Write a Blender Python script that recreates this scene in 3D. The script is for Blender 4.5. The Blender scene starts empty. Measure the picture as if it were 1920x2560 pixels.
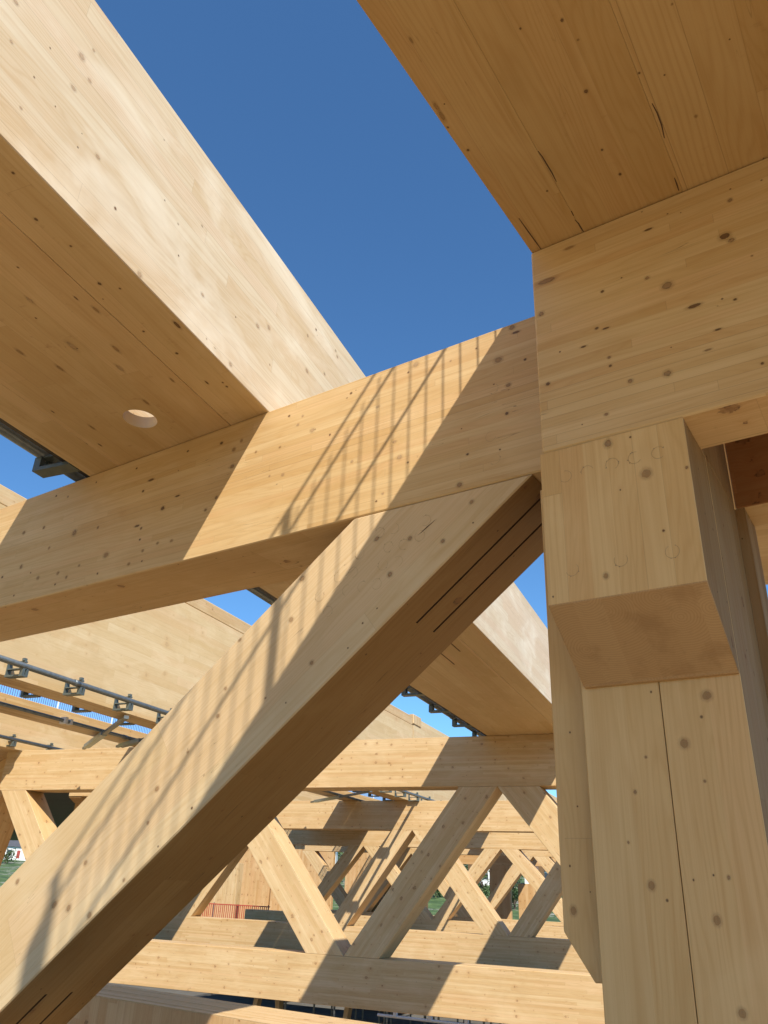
import bpy, bmesh, math, random
from mathutils import Vector, Matrix
random.seed(7)
sc = bpy.context.scene
C = sc.collection

# ------------------------------------------------------------------ camera
FPX = 1957.505
PITCH, ROLL, YAW = math.radians(25.69537), math.radians(2.4489), math.radians(-23.534834)
cp, sp, cy, sy = math.cos(PITCH), math.sin(PITCH), math.cos(YAW), math.sin(YAW)
fw = Vector((sy*cp, cy*cp, sp)); r0 = Vector((cy, -sy, 0)); u0 = r0.cross(fw)
rr = math.cos(ROLL)*r0 + math.sin(ROLL)*u0
uu = -math.sin(ROLL)*r0 + math.cos(ROLL)*u0
cam = bpy.data.objects.new('camera', bpy.data.cameras.new('camera')); C.objects.link(cam)
m = Matrix.Identity(4)
for i in range(3):
    m[i][0], m[i][1], m[i][2] = rr[i], uu[i], -fw[i]
cam.matrix_world = m
cam.data.sensor_fit = 'VERTICAL'; cam.data.sensor_height = 36.0; cam.data.sensor_width = 27.0
cam.data.lens = FPX/2560*36.0
cam.data.clip_start = 0.05; cam.data.clip_end = 6000
sc.camera = cam

# ------------------------------------------------------------------ light
SUN_TO = Vector((0.62, -0.754, 1.0)).normalized()       # towards the sun
sun = bpy.data.objects.new('sun', bpy.data.lights.new('sun', 'SUN')); C.objects.link(sun)
sun.data.energy = 5.0; sun.data.angle = math.radians(0.53); sun.data.color = (1.0, 0.92, 0.79)
sun.rotation_euler = SUN_TO.to_track_quat('Z', 'Y').to_euler()
w = bpy.data.worlds.new('World'); sc.world = w; w.use_nodes = True
nt = w.node_tree; bg = nt.nodes['Background']
sky = nt.nodes.new('ShaderNodeTexSky'); sky.sky_type = 'NISHITA'; sky.sun_disc = False
sky.sun_elevation = math.asin(SUN_TO.z); sky.sun_rotation = math.atan2(SUN_TO.x, SUN_TO.y)
sky.altitude = 200; sky.air_density = 1.0; sky.dust_density = 0.1; sky.ozone_density = 5.0
tint = nt.nodes.new('ShaderNodeMix'); tint.data_type = 'RGBA'; tint.blend_type = 'MULTIPLY'; tint.inputs[0].default_value = 1.0
tint.inputs[7].default_value = (0.68, 0.98, 1.12, 1)      # clear deep northern blue
nt.links.new(sky.outputs[0], tint.inputs[6]); nt.links.new(tint.outputs[2], bg.inputs[0]); bg.inputs[1].default_value = 0.117
sc.view_settings.view_transform = 'Standard'; sc.view_settings.look = 'None'
sc.view_settings.exposure = 0.50; sc.view_settings.gamma = 1.0
sc.cycles.max_bounces = 8; sc.cycles.diffuse_bounces = 5

# ------------------------------------------------------------------ node helpers
class NT:
    def __init__(s, name):
        s.m = bpy.data.materials.new(name); s.m.use_nodes = True
        s.t = s.m.node_tree; s.b = s.t.nodes['Principled BSDF']
    def n(s, typ, **kw):
        x = s.t.nodes.new('ShaderNode'+typ)
        for k, v in kw.items(): setattr(x, k, v)
        return x
    def put(s, sock, v):
        if isinstance(v, bpy.types.NodeSocket): s.t.links.new(v, sock)
        else:
            if hasattr(sock.default_value, '__len__') and len(sock.default_value) == 4 and len(v) == 3: v = (*v, 1)
            sock.default_value = v
    def M(s, op, a, b=0.0, c=0.0, clamp=False):
        x = s.n('Math', operation=op); x.use_clamp = clamp
        s.put(x.inputs[0], a); s.put(x.inputs[1], b)
        if len(x.inputs) > 2: s.put(x.inputs[2], c)
        return x.outputs[0]
    def comb(s, x, y, z=0.0):
        n = s.n('CombineXYZ'); s.put(n.inputs[0], x); s.put(n.inputs[1], y); s.put(n.inputs[2], z); return n.outputs[0]
    def sep(s, v):
        n = s.n('SeparateXYZ'); s.put(n.inputs[0], v); return n.outputs
    def noise(s, v, scale=1.0, detail=2.0, rough=0.5, dist=0.0):
        n = s.n('TexNoise'); s.put(n.inputs['Vector'], v); n.inputs['Scale'].default_value = scale
        n.inputs['Detail'].default_value = detail; n.inputs['Roughness'].default_value = rough
        n.inputs['Distortion'].default_value = dist; return n.outputs[0]
    def white(s, v):
        n = s.n('TexWhiteNoise'); n.noise_dimensions = '3D'; s.put(n.inputs['Vector'], v); return n.outputs
    def mix(s, f, a, b, mode='MIX'):
        n = s.n('Mix', data_type='RGBA', blend_type=mode); s.put(n.inputs[0], f); s.put(n.inputs[6], a); s.put(n.inputs[7], b)
        return n.outputs[2]
    def smooth(s, v, lo, hi, a=0.0, b=1.0):
        n = s.n('MapRange'); n.interpolation_type = 'SMOOTHSTEP'
        for i, q in enumerate((v, lo, hi, a, b)): s.put(n.inputs[i], q)
        return n.outputs[0]
    def bump(s, h, strength, dist=0.001):
        n = s.n('Bump'); s.put(n.inputs['Height'], h); n.inputs['Strength'].default_value = strength
        n.inputs['Distance'].default_value = dist; s.t.links.new(n.outputs[0], s.b.inputs['Normal'])

def wood(name, lam=0.045, c1=(0.63, 0.455, 0.27), c2=(0.55, 0.375, 0.205), seg=2.4, knot=0.5, kr=0.013,
         seam=0.35, contrast=1.0, blotch=0.35, kscale=1.0, rough=0.5, ring=1.0, crack=0.0, side=0.0, ks=1.0, spec=0.32, pins=0.55):
    c1 = (c1[0]*1.02, c1[1]*1.045, c1[2]*0.98); c2 = (c2[0]*1.02, c2[1]*1.03, c2[2]*0.93)
    t = NT(name)
    uv = t.n('UVMap').outputs[0]; U, V, _ = t.sep(uv)
    rnd = t.M('MULTIPLY', t.n('ObjectInfo').outputs['Random'], 61.7)
    vl = t.M('ADD', t.M('DIVIDE', V, lam), t.M('FLOOR', t.M('MULTIPLY', rnd, 3.0)))
    L = t.M('FLOOR', vl); fr = t.M('FRACT', vl)
    rl = t.white(t.comb(L, rnd, 3.0))[0]
    us = t.M('DIVIDE', t.M('ADD', U, t.M('MULTIPLY', rl, 9.0)), seg)
    S = t.M('FLOOR', us); fs = t.M('FRACT', us)
    bc = t.white(t.comb(L, S, rnd)); bid = bc[0]; b3 = t.sep(bc[1])
    # knots in the lamella (real metres)
    ksx, ksy = 3.6*kscale, 12.0*kscale
    kv = t.comb(t.M('MULTIPLY', U, ksx), t.M('ADD', t.M('MULTIPLY', V, ksy), rnd), 0.0)
    vo = t.n('TexVoronoi'); vo.voronoi_dimensions = '2D'; vo.inputs['Scale'].default_value = 1.0; t.put(vo.inputs['Vector'], kv)
    px, py, _ = t.sep(vo.outputs['Position']); kx, ky, _ = t.sep(kv)
    dx = t.M('DIVIDE', t.M('SUBTRACT', px, kx), ksx); dy = t.M('DIVIDE', t.M('SUBTRACT', py, ky), ksy)
    kc = t.sep(vo.outputs['Color'])
    ax = t.M('ADD', t.M('MULTIPLY', kc[1], 0.5), 0.62)
    dd = t.M('SQRT', t.M('ADD', t.M('POWER', t.M('MULTIPLY', t.M('ABSOLUTE', dx), ax), 2.0), t.M('POWER', t.M('ABSOLUTE', dy), 2.0)))
    dd = t.M('ADD', dd, t.M('MULTIPLY', t.M('SUBTRACT', t.noise(t.comb(t.M('MULTIPLY', U, 60), t.M('MULTIPLY', V, 60), rnd), 1.0, 2), 0.5), kr*1.1))
    kon = t.M('LESS_THAN', kc[0], knot)
    R = t.M('MULTIPLY', t.M('ADD', t.M('MULTIPLY', t.M('POWER', kc[2], 3.0), 1.35), 0.28), kr)
    dn = t.M('DIVIDE', dd, R)
    halo = t.M('MULTIPLY', t.M('POWER', 2.718, t.M('MULTIPLY', t.M('MULTIPLY', dn, dn), -0.13)), kon)
    core = t.M('MULTIPLY', t.smooth(dn, 1.05, 0.8), kon)
    kn = t.noise(t.comb(t.M('MULTIPLY', U, 45), t.M('MULTIPLY', V, 45), t.M('ADD', rnd, 3.0)), 1.0, 3, 0.7)
    rim = t.M('MULTIPLY', t.M('MULTIPLY', t.M('MULTIPLY', t.smooth(dn, 1.22, 1.0), t.smooth(dn, 0.66, 0.95)), kon), t.smooth(kn, 0.42, 0.62, 0.0, 1.0))
    # growth rings
    low = t.noise(t.comb(t.M('MULTIPLY', U, 0.8), t.M('ADD', t.M('MULTIPLY', V, 6.5), t.M('MULTIPLY', bid, 40)), rnd), 1.0, 2.5, 0.45)
    ph = t.M('ADD', t.M('MULTIPLY', low, t.M('ADD', t.M('MULTIPLY', b3[0], 90.0), 30.0)),
             t.M('ADD', t.M('MULTIPLY', V, t.M('ADD', t.M('MULTIPLY', b3[1], 260.0), 60.0)), t.M('MULTIPLY', halo, 9.0)))
    sn = t.M('SINE', ph)
    rg = t.M('POWER', t.M('ADD', t.M('MULTIPLY', sn, 0.5), 0.5), 3.0)
    fine = t.noise(t.comb(t.M('MULTIPLY', U, 2.2), t.M('MULTIPLY', V, 190.0), t.M('MULTIPLY', bid, 30)), 1.0, 3.0, 0.6)
    streak = t.noise(t.comb(t.M('MULTIPLY', U, 0.7), t.M('MULTIPLY', V, 34.0), t.M('ADD', t.M('MULTIPLY', bid, 50), rnd)), 1.0, 3.0, 0.55)
    big = t.noise(t.comb(t.M('MULTIPLY', U, 1.1), t.M('MULTIPLY', V, 2.6), rnd), 1.0, 4.0, 0.6, 0.6)
    cd = (c2[0]*0.97, c2[1]*0.94, c2[2]*0.90)
    col = t.mix(bid, c1, cd)
    col = t.mix(t.M('MULTIPLY', t.smooth(b3[1], 0.55, 1.0), 0.35), col, (c1[0]*1.02, c1[1]*0.9, c1[2]*0.9))     # pinkish boards
    lat = (c2[0]*0.80, c2[1]*0.68, c2[2]*0.52)
    col = t.mix(t.M('MULTIPLY', rg, 0.24*ring*contrast), col, lat)
    col = t.mix(t.M('MULTIPLY', t.smooth(streak, 0.46, 0.74), 0.34*contrast), col, lat)
    col = t.mix(t.M('MULTIPLY', t.smooth(fine, 0.42, 0.78), 0.26*contrast), col, lat)
    col = t.mix(t.smooth(big, 0.45, 0.75, 0.0, blotch), col, (min(1, c1[0]*1.14), min(1, c1[1]*1.2), min(1, c1[2]*1.32)))
    stain = t.noise(t.comb(t.M('MULTIPLY', U, 0.9), t.M('MULTIPLY', V, 1.6), t.M('ADD', rnd, 21.0)), 1.0, 5.0, 0.62, 0.4)
    col = t.mix(t.smooth(stain, 0.50, 0.72, 0.0, 0.30), col, (c2[0]*0.80, c2[1]*0.76, c2[2]*0.70))
    col = t.mix(t.M('MULTIPLY', halo, 0.30), col, (c2[0]*0.85, c2[1]*0.66, c2[2]*0.5))
    col = t.mix(t.M('MULTIPLY', core, t.M('MULTIPLY', t.smooth(kn, 0.3, 0.7, 0.35, 0.8), ks)), col, (0.20, 0.095, 0.04))
    col = t.mix(t.M('MULTIPLY', rim, 0.72*ks), col, (0.07, 0.035, 0.018))
    # pin marks and screw holes
    pv = t.comb(t.M('MULTIPLY', U, 3.3), t.M('ADD', t.M('MULTIPLY', V, 3.6), rnd), 0.0)
    v2 = t.n('TexVoronoi'); v2.voronoi_dimensions = '2D'; v2.inputs['Scale'].default_value = 1.0; t.put(v2.inputs['Vector'], pv)
    c2s = t.sep(v2.outputs['Color'])
    pin = t.M('MULTIPLY', t.smooth(v2.outputs['Distance'], t.M('ADD', t.M('MULTIPLY', c2s[1], 0.020), 0.012), 0.008), t.M('LESS_THAN', c2s[0], pins))
    col = t.mix(t.M('MULTIPLY', pin, 0.8), col, (0.06, 0.025, 0.012))
    # resin streaks / bark marks seen on flat-sawn faces
    if side > 0:
        sx = t.noise(t.comb(t.M('MULTIPLY', U, 22.0), t.M('ADD', t.M('MULTIPLY', V, 9.0), t.M('MULTIPLY', bid, 31)), rnd), 1.0, 3.0, 0.6)
        sy_ = t.noise(t.comb(t.M('MULTIPLY', U, 2.5), t.M('MULTIPLY', V, 5.0), t.M('ADD', rnd, 5.0)), 1.0, 2.0)
        sm = t.M('MULTIPLY', t.smooth(sx, 0.60, 0.76), t.smooth(sy_, 0.48, 0.66))
        col = t.mix(t.M('MULTIPLY', sm, side), col, (0.27, 0.14, 0.055))
    # glue lines
    e = t.M('MULTIPLY', t.M('MINIMUM', fr, t.M('SUBTRACT', 1.0, fr)), lam)
    sl = t.M('MULTIPLY', t.smooth(e, 0.0022, 0.0004), t.M('POWER', rl, 1.6))
    col = t.mix(t.M('MULTIPLY', sl, seam), col, (0.15, 0.085, 0.04))
    ej = t.M('MULTIPLY', t.M('MINIMUM', fs, t.M('SUBTRACT', 1.0, fs)), seg)
    col = t.mix(t.M('MULTIPLY', t.smooth(ej, 0.002, 0.0005), 0.22), col, (0.15, 0.085, 0.04))
    h = t.M('ADD', t.M('MULTIPLY', fine, 0.6), t.M('ADD', t.M('MULTIPLY', rg, 0.35), t.M('MULTIPLY', sl, -1.5)))
    if crack > 0:
        cn = t.noise(t.comb(t.M('MULTIPLY', U, 1.3), t.M('MULTIPLY', V, 26.0), t.M('ADD', rnd, 9.0)), 1.0, 1.5, 0.4)
        ck = t.M('MULTIPLY', t.smooth(t.M('ABSOLUTE', t.M('SUBTRACT', cn, 0.5)), 0.0045, 0.001),
                 t.smooth(t.noise(t.comb(t.M('MULTIPLY', U, 1.6), t.M('MULTIPLY', V, 4.0), rnd), 1.0, 2.0), 0.57, 0.66))
        col = t.mix(t.M('MULTIPLY', ck, crack), col, (0.08, 0.035, 0.015))
    t.bump(h, 0.18)
    t.put(t.b.inputs['Base Color'], col)
    t.put(t.b.inputs['Roughness'], t.M('ADD', t.M('MULTIPLY', fine, 0.18), rough - 0.08))
    t.b.inputs['Specular IOR Level'].default_value = spec
    return t.m

def endgrain(name, c=(0.50, 0.33, 0.165)):
    t = NT(name); uv = t.n('UVMap').outputs[0]; U, V, _ = t.sep(uv)
    rnd = t.M('MULTIPLY', t.n('ObjectInfo').outputs['Random'], 31.0)
    lx = t.M('FLOOR', t.M('DIVIDE', U, 0.11)); bc = t.sep(t.white(t.comb(lx, rnd, 1.0))[1])
    cx = t.M('MULTIPLY', t.M('ADD', lx, bc[0]), 0.11); cyy = t.M('MULTIPLY', t.M('ADD', t.M('FLOOR', t.M('DIVIDE', V, 0.5)), t.M('MULTIPLY', bc[1], 0.9)), 0.5)
    d = t.M('SQRT', t.M('ADD', t.M('POWER', t.M('ABSOLUTE', t.M('SUBTRACT', U, cx)), 2.0), t.M('POWER', t.M('ABSOLUTE', t.M('SUBTRACT', V, cyy)), 2.0)))
    nz = t.noise(t.comb(U, V, rnd), 7.0, 3.0)
    rg = t.M('ADD', t.M('MULTIPLY', t.M('SINE', t.M('ADD', t.M('MULTIPLY', d, 560.0), t.M('MULTIPLY', nz, 20.0))), 0.5), 0.5)
    col = t.mix(t.M('MULTIPLY', bc[2], 0.6), c, (c[0]*0.8, c[1]*0.72, c[2]*0.62))
    col = t.mix(t.M('MULTIPLY', t.M('POWER', rg, 2.0), 0.32), col, (c[0]*0.6, c[1]*0.5, c[2]*0.4))
    sn = t.noise(t.comb(t.M('MULTIPLY', U, 40), t.M('MULTIPLY', V, 40), rnd), 1.0, 3.0)
    pt = t.noise(t.comb(U, V, t.M('ADD', rnd, 2.0)), 6.0, 5.0, 0.65)
    col = t.mix(t.smooth(pt, 0.5, 0.72, 0.0, 0.45), col, (c[0]*0.55, c[1]*0.45, c[2]*0.35))
    col = t.mix(t.smooth(sn, 0.55, 0.85, 0.0, 0.35), col, (c[0]*0.6, c[1]*0.55, c[2]*0.5))
    t.put(t.b.inputs['Base Color'], col); t.b.inputs['Roughness'].default_value = 0.75
    t.bump(sn, 0.1); return t.m

def flat(name, c, rough=0.5, metal=0.0, nscale=6.0, amt=0.25, dark=None, bump=0.0):
    t = NT(name); co = t.n('TexCoord').outputs['Object']
    nz = t.noise(co, nscale, 5.0, 0.6)
    dark = dark or tuple(q*0.6 for q in c)
    t.put(t.b.inputs['Base Color'], t.mix(t.smooth(nz, 0.35, 0.7, 0.0, amt*2), c, dark))
    t.b.inputs['Roughness'].default_value = rough; t.b.inputs['Metallic'].default_value = metal
    if bump: t.bump(nz, bump, 0.02)
    return t.m

W_CHORD = wood('spruce_glulam_chord', 0.045, knot=0.30, kr=0.015, pins=0.3, ks=0.8, crack=0.55)
W_PALE = wood('spruce_glulam_pale', 0.052, c1=(0.68, 0.54, 0.385), c2=(0.63, 0.48, 0.325), knot=0.34, kr=0.015, ks=0.5, seam=0.28, contrast=0.95, ring=1.5, blotch=0.75, rough=0.42, kscale=0.85)
W_WIDE = wood('spruce_flat_sawn', 0.30, c1=(0.62, 0.44, 0.25), c2=(0.54, 0.365, 0.19), knot=0.16, kr=0.02, seam=0.9, contrast=1.0, crack=0.8, side=0.35, kscale=0.8)
W_SOFFIT = wood('spruce_soffit_board', 0.125, c1=(0.56, 0.395, 0.225), c2=(0.46, 0.31, 0.165), knot=0.22, kr=0.014, seam=0.4, contrast=0.8, crack=0.35, side=0.5, kscale=0.8, rough=0.45, seg=3.3)
W_DIAG = wood('spruce_glulam_diagonal', 0.047, c1=(0.64, 0.475, 0.29), c2=(0.57, 0.40, 0.23), knot=0.34, kr=0.02, seam=0.3, kscale=0.9, crack=0.4, contrast=0.85, ks=0.8)
W_POST = wood('spruce_column_board', 0.30, c1=(0.59, 0.41, 0.215), c2=(0.54, 0.355, 0.175), knot=0.30, kr=0.019, seam=0.2, contrast=1.0, kscale=0.75, seg=7.0)
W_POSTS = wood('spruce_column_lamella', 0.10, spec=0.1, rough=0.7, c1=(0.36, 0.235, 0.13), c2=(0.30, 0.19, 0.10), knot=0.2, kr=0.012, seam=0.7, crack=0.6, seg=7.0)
W_BLOCK = wood('spruce_corbel_strips', 0.075, c1=(0.60, 0.42, 0.22), c2=(0.54, 0.36, 0.175), knot=0.25, kr=0.02, seam=0.3, seg=9.0, kscale=0.9)
W_CLT = wood('clt_wall_board', 0.14, c1=(0.60, 0.40, 0.22), c2=(0.52, 0.32, 0.16), knot=0.4, kr=0.03, seam=0.8, contrast=1.0, kscale=0.7)
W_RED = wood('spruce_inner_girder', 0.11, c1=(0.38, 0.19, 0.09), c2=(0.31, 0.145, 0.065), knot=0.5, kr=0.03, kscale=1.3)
N_CHORD = wood('near_glulam_chord', 0.045, c1=(0.64, 0.45, 0.25), c2=(0.57, 0.375, 0.19), knot=0.0, pins=0.06, crack=0.5, seg=1.9)
N_PALE = wood('near_pale_side_panel', 0.115, c1=(0.69, 0.56, 0.41), c2=(0.65, 0.51, 0.36), knot=0.0, pins=0.05, seam=0.45, contrast=0.8, ring=1.9, blotch=0.85, rough=0.42, seg=3.5)
N_SOFFIT = wood('near_soffit_board', 0.15, c1=(0.57, 0.41, 0.24), c2=(0.49, 0.34, 0.185), knot=0.0, pins=0.1, seam=0.5, contrast=0.75, crack=0.3, side=0.6, rough=0.45, seg=3.3)
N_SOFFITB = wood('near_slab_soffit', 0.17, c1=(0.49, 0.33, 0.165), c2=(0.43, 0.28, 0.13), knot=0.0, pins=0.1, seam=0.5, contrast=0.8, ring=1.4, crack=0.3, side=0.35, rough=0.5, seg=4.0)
N_DIAG = wood('near_diagonal_face', 0.30, c1=(0.64, 0.48, 0.305), c2=(0.60, 0.435, 0.26), knot=0.0, pins=0.06, seam=0.3, ring=1.3, crack=0.4, contrast=0.8, seg=6.0)
N_POST = wood('near_column_board', 0.31, c1=(0.65, 0.44, 0.22), c2=(0.60, 0.39, 0.18), knot=0.0, pins=0.05, seam=0.0, contrast=1.0, ring=1.1, seg=9.0)
N_BLOCK = wood('near_corbel_strips', 0.10, c1=(0.68, 0.46, 0.23), c2=(0.61, 0.395, 0.185), knot=0.0, pins=0.05, seam=0.4, seg=9.0)
W_HONEY = wood('spruce_honey_side_panel', 0.16, c1=(0.65, 0.485, 0.295), c2=(0.60, 0.435, 0.25), knot=0.22, kr=0.03, kscale=0.5, ks=0.25, pins=0.2, seam=0.6, contrast=0.7, blotch=0.45)  # spruce with its own honey tone
W_MATTE = wood('spruce_matte_chord', 0.045, c1=(0.66, 0.44, 0.24), c2=(0.58, 0.36, 0.19), rough=0.95, spec=0.0)
W_UNDER = wood('spruce_diagonal_shaded_soffit', 0.20, c1=(0.35, 0.21, 0.085), c2=(0.28, 0.16, 0.06), knot=0.16, kr=0.016, seam=0.9, crack=0.8, side=0.3, kscale=0.8)  # darker copy of the wood; the underside's shade is put into its colour
W_END = endgrain('spruce_end_grain')
PLUG = wood('dowel_plug', 0.2, c1=(0.60, 0.43, 0.26), c2=(0.55, 0.38, 0.21), knot=0.0, seam=0.0)
PLUGR = flat('dowel_plug_gap', (0.40, 0.275, 0.15), 0.8)
STEEL = flat('galvanised_steel', (0.22, 0.245, 0.25), 0.42, 0.75, 18, 0.3)
BRKT = flat('painted_bracket_steel', (0.13, 0.16, 0.155), 0.45, 0.35, 14, 0.3)
GREEN = flat('primed_green_steel', (0.30, 0.38, 0.32), 0.4, 0.5, 5, 0.5, (0.34, 0.36, 0.37))
BLACK = flat('dark_steel', (0.035, 0.03, 0.028), 0.5, 0.3)
RED = flat('red_paint', (0.50, 0.085, 0.055), 0.5)
MAG = flat('crimson_rail_paint', (0.42, 0.03, 0.09), 0.5)
WHITE = flat('white_paint', (0.72, 0.72, 0.71), 0.5, amt=0.08)
WIRE = flat('mesh_wire', (0.14, 0.14, 0.36), 0.6)
SLOT = flat('sawn_slot_dark', (0.10, 0.055, 0.03), 0.9)
CONC = flat('concrete', (0.13, 0.125, 0.115), 0.9, 0, 1.5, 0.3)
PLY = flat('brown_form_ply', (0.20, 0.125, 0.06), 0.6, 0, 3, 0.3)

PLY2 = wood('shade_dark_boards', 0.6, c1=(0.13, 0.085, 0.04), c2=(0.10, 0.06, 0.03), knot=0.0, pins=0.0, seam=1.0)  # shade under the far roof is put into the board colour
# ------------------------------------------------------------------ object helpers
T_ANG = 0.18979433     # near truss is turned by this from the far ones
class Frame:
    """local horizontal frame: x along, y across, rotated about z"""
    def __init__(s, ang=0.0): s.a = ang; s.R = Matrix.Rotation(ang, 3, 'Z')
F2 = Frame(0.0); F0 = Frame(-math.radians(10.87441578))

def thing(name, label, cat, fr=F2, loc=(0, 0, 0), group=None):
    o = bpy.data.objects.new(name, None); C.objects.link(o); o.empty_display_size = 0.3
    o.location = fr.R @ Vector(loc); o.rotation_euler = (0, 0, fr.a)
    o['_l'] = list(loc); o['label'] = label; o['category'] = cat
    if group: o['group'] = group
    return o
def tag(o, label, cat, group=None):
    o['label'] = label; o['category'] = cat
    if group: o['group'] = group
    return o

def finish(name, bm, mats, root=None, grain=None, thick=None, bevel=0.0, label=None, smooth=False):
    """bm is in frame coordinates; shifts to the root; maps uv in metres along the grain"""
    if bevel > 0:
        bmesh.ops.bevel(bm, geom=[e for e in bm.edges], offset=bevel, segments=1, affect='EDGES', profile=0.5)
    bmesh.ops.recalc_face_normals(bm, faces=bm.faces)
    if grain is not None:
        g = Vector(grain).normalized(); th = Vector(thick).normalized() if thick is not None else None
        uvl = bm.loops.layers.uv.new('UVMap')
        for f in bm.faces:
            n = f.normal
            if abs(n.dot(g)) > 0.75:
                f.material_index = min(1, len(mats)-1)
                a = Vector((0, 0, 1)).cross(n)
                if a.length < 0.1: a = Vector((1, 0, 0))
                a.normalize(); b = n.cross(a)
            else:
                if th is not None and abs(n.dot(th)) < 0.7: f.material_index = min(2, len(mats)-1)
                a = g; b = n.cross(g).normalized()
            for lp in f.loops: lp[uvl].uv = (lp.vert.co.dot(a), lp.vert.co.dot(b))
    off = Vector(root['_l']) if root is not None and '_l' in root else Vector((0, 0, 0))
    me = bpy.data.meshes.new(name)
    for v in bm.verts: v.co -= off
    bm.to_mesh(me); bm.free()
    for mt in mats: me.materials.append(mt)
    if smooth:
        for p in me.polygons: p.use_smooth = True
    o = bpy.data.objects.new(name, me); C.objects.link(o)
    if root is not None: o.parent = root
    if label: o['label'] = label
    return o

def bbox(bm, lo, hi):
    vs = [bm.verts.new((x, y, z)) for x in (lo[0], hi[0]) for y in (lo[1], hi[1]) for z in (lo[2], hi[2])]
    for q in ((0, 1, 3, 2), (4, 6, 7, 5), (0, 4, 5, 1), (2, 3, 7, 6), (0, 2, 6, 4), (1, 5, 7, 3)):
        bm.faces.new([vs[i] for i in q])
def prism(bm, pts, axis, lo, hi):
    """pts: 2d polygon in the two axes other than `axis`; extruded lo..hi"""
    def mk(p, h):
        if axis == 1: return (p[0], h, p[1])
        if axis == 0: return (h, p[0], p[1])
        return (p[0], p[1], h)
    a = [bm.verts.new(mk(p, lo)) for p in pts]; b = [bm.verts.new(mk(p, hi)) for p in pts]
    bm.faces.new(a); bm.faces.new(b[::-1])
    for i in range(len(pts)):
        j = (i+1) % len(pts); bm.faces.new((a[i], a[j], b[j], b[i]))
def tube(bm, p, q, r, n=10):
    p, q = Vector(p), Vector(q); d = (q-p).normalized()
    a = d.orthogonal().normalized(); b = d.cross(a)
    A, B = [], []
    for i in range(n):
        t = 2*math.pi*i/n; o = (a*math.cos(t)+b*math.sin(t))*r
        A.append(bm.verts.new(p+o)); B.append(bm.verts.new(q+o))
    for i in range(n):
        j = (i+1) % n; bm.faces.new((A[i], A[j], B[j], B[i]))
    bm.faces.new(A[::-1]); bm.faces.new(B)
def bar(bm, p, q, wd, ht):
    """rectangular bar from p to q"""
    p, q = Vector(p), Vector(q); d = (q-p).normalized()
    s = d.cross(Vector((0, 0, 1)))
    if s.length < 0.01: s = Vector((1, 0, 0))
    s.normalize(); u = s.cross(d)
    P = []
    for c in (p, q):
        for a, b in ((-1, -1), (1, -1), (1, 1), (-1, 1)): P.append(bm.verts.new(c+s*a*wd/2+u*b*ht/2))
    bm.faces.new(P[0:4][::-1]); bm.faces.new(P[4:8])
    for i in range(4):
        j = (i+1) % 4; bm.faces.new((P[i], P[j], P[4+j], P[4+i]))
def Box(name, lo, hi, mats, root, grain, thick=None, bevel=0.003, label=None):
    bm = bmesh.new(); bbox(bm, lo, hi); return finish(name, bm, mats, root, grain, thick, bevel, label)
def carve(o, cutters):
    """boolean-subtract cutter bmeshes (frame coordinates already shifted) from mesh object o"""
    for cb in cutters:
        me = bpy.data.meshes.new('cut'); cb.to_mesh(me); cb.free(); me.materials.append(SLOT)
        c = bpy.data.objects.new('cut', me); C.objects.link(c); c.parent = o.parent
        md = o.modifiers.new('b', 'BOOLEAN'); md.operation = 'DIFFERENCE'; md.object = c; md.solver = 'EXACT'
        try: md.material_mode = 'TRANSFER'
        except Exception: pass
        bpy.context.view_layer.update()
        dg = bpy.context.evaluated_depsgraph_get()
        nm = bpy.data.meshes.new_from_object(o.evaluated_get(dg)); nm.name = o.name
        o.modifiers.clear(); o.data = nm
        bpy.data.objects.remove(c)

def kids(root): return [o for o in C.objects if o.parent == root]
def dup(root, loc=None, rotz=None, label=None, group=None):
    r = root.copy(); C.objects.link(r)
    if loc is not None: r.location = loc
    if rotz is not None: r.rotation_euler = (0, 0, rotz)
    if label: r['label'] = label
    if group: r['group'] = group
    for ch in kids(root):
        c = ch.copy(); C.objects.link(c); c.parent = r
        for g in kids(ch):
            d = g.copy(); C.objects.link(d); d.parent = c
    return r

# ================================================================== LARGE STRUCTURE
ZT, ZB, ZBT, ZBB = 2.806, 1.857, -1.172, -1.985       # chord levels
MW = [W_CHORD, W_END, W_WIDE]; MD = [W_DIAG, W_END, W_WIDE]

def ring_plug(bm, a, b, z, r=0.030, n=22):
    """dowel plug on a vertical face looking along -y: thin dark ring around a disc"""
    g0 = random.randrange(n); gl = random.randrange(3, 12)
    for i in range(n):
        if (i-g0) % n < gl: continue
        t0, t1 = 2*math.pi*i/n, 2*math.pi*(i+1)/n
        q = [(a+rad*math.cos(t), b-0.0012, z+rad*math.sin(t)) for rad, t in ((r-0.0012, t0), (r, t0), (r, t1), (r-0.0012, t1))]
        bm.faces.new([bm.verts.new(p) for p in q])
        if random.random() < 0.18:      # torn fibres round the hole
            rad2 = r+random.uniform(0.001, 0.006); tm = (t0+t1)/2
            q = [(a+rad*math.cos(t), b-0.0014, z+rad*math.sin(t)) for rad, t in ((r-0.001, t0), (rad2, tm), (r-0.001, t1))]
            bm.faces.new([bm.verts.new(p) for p in q])

# ---------------------------------------------------------------- near truss (turned frame F0)
B0, B1 = 3.167, 3.770
t0 = thing('timber_truss', 'big nearest glulam truss crossing the whole picture, with a thick diagonal running down left', 'timber truss', F0, (-3.0, B0, ZBB), 'timber trusses')
CH0 = Box('top_chord', (-13.5, B0, ZB), (-1.07, B1, ZT), [N_CHORD, W_END, W_WIDE], t0, (1, 0, 0), (0, 1, 0), 0.007)
Box('bottom_chord', (-13.5, B0, ZBB), (-1.27, B1, ZBT), MW, t0, (1, 0, 0), (0, 1, 0), 0.004)
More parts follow.
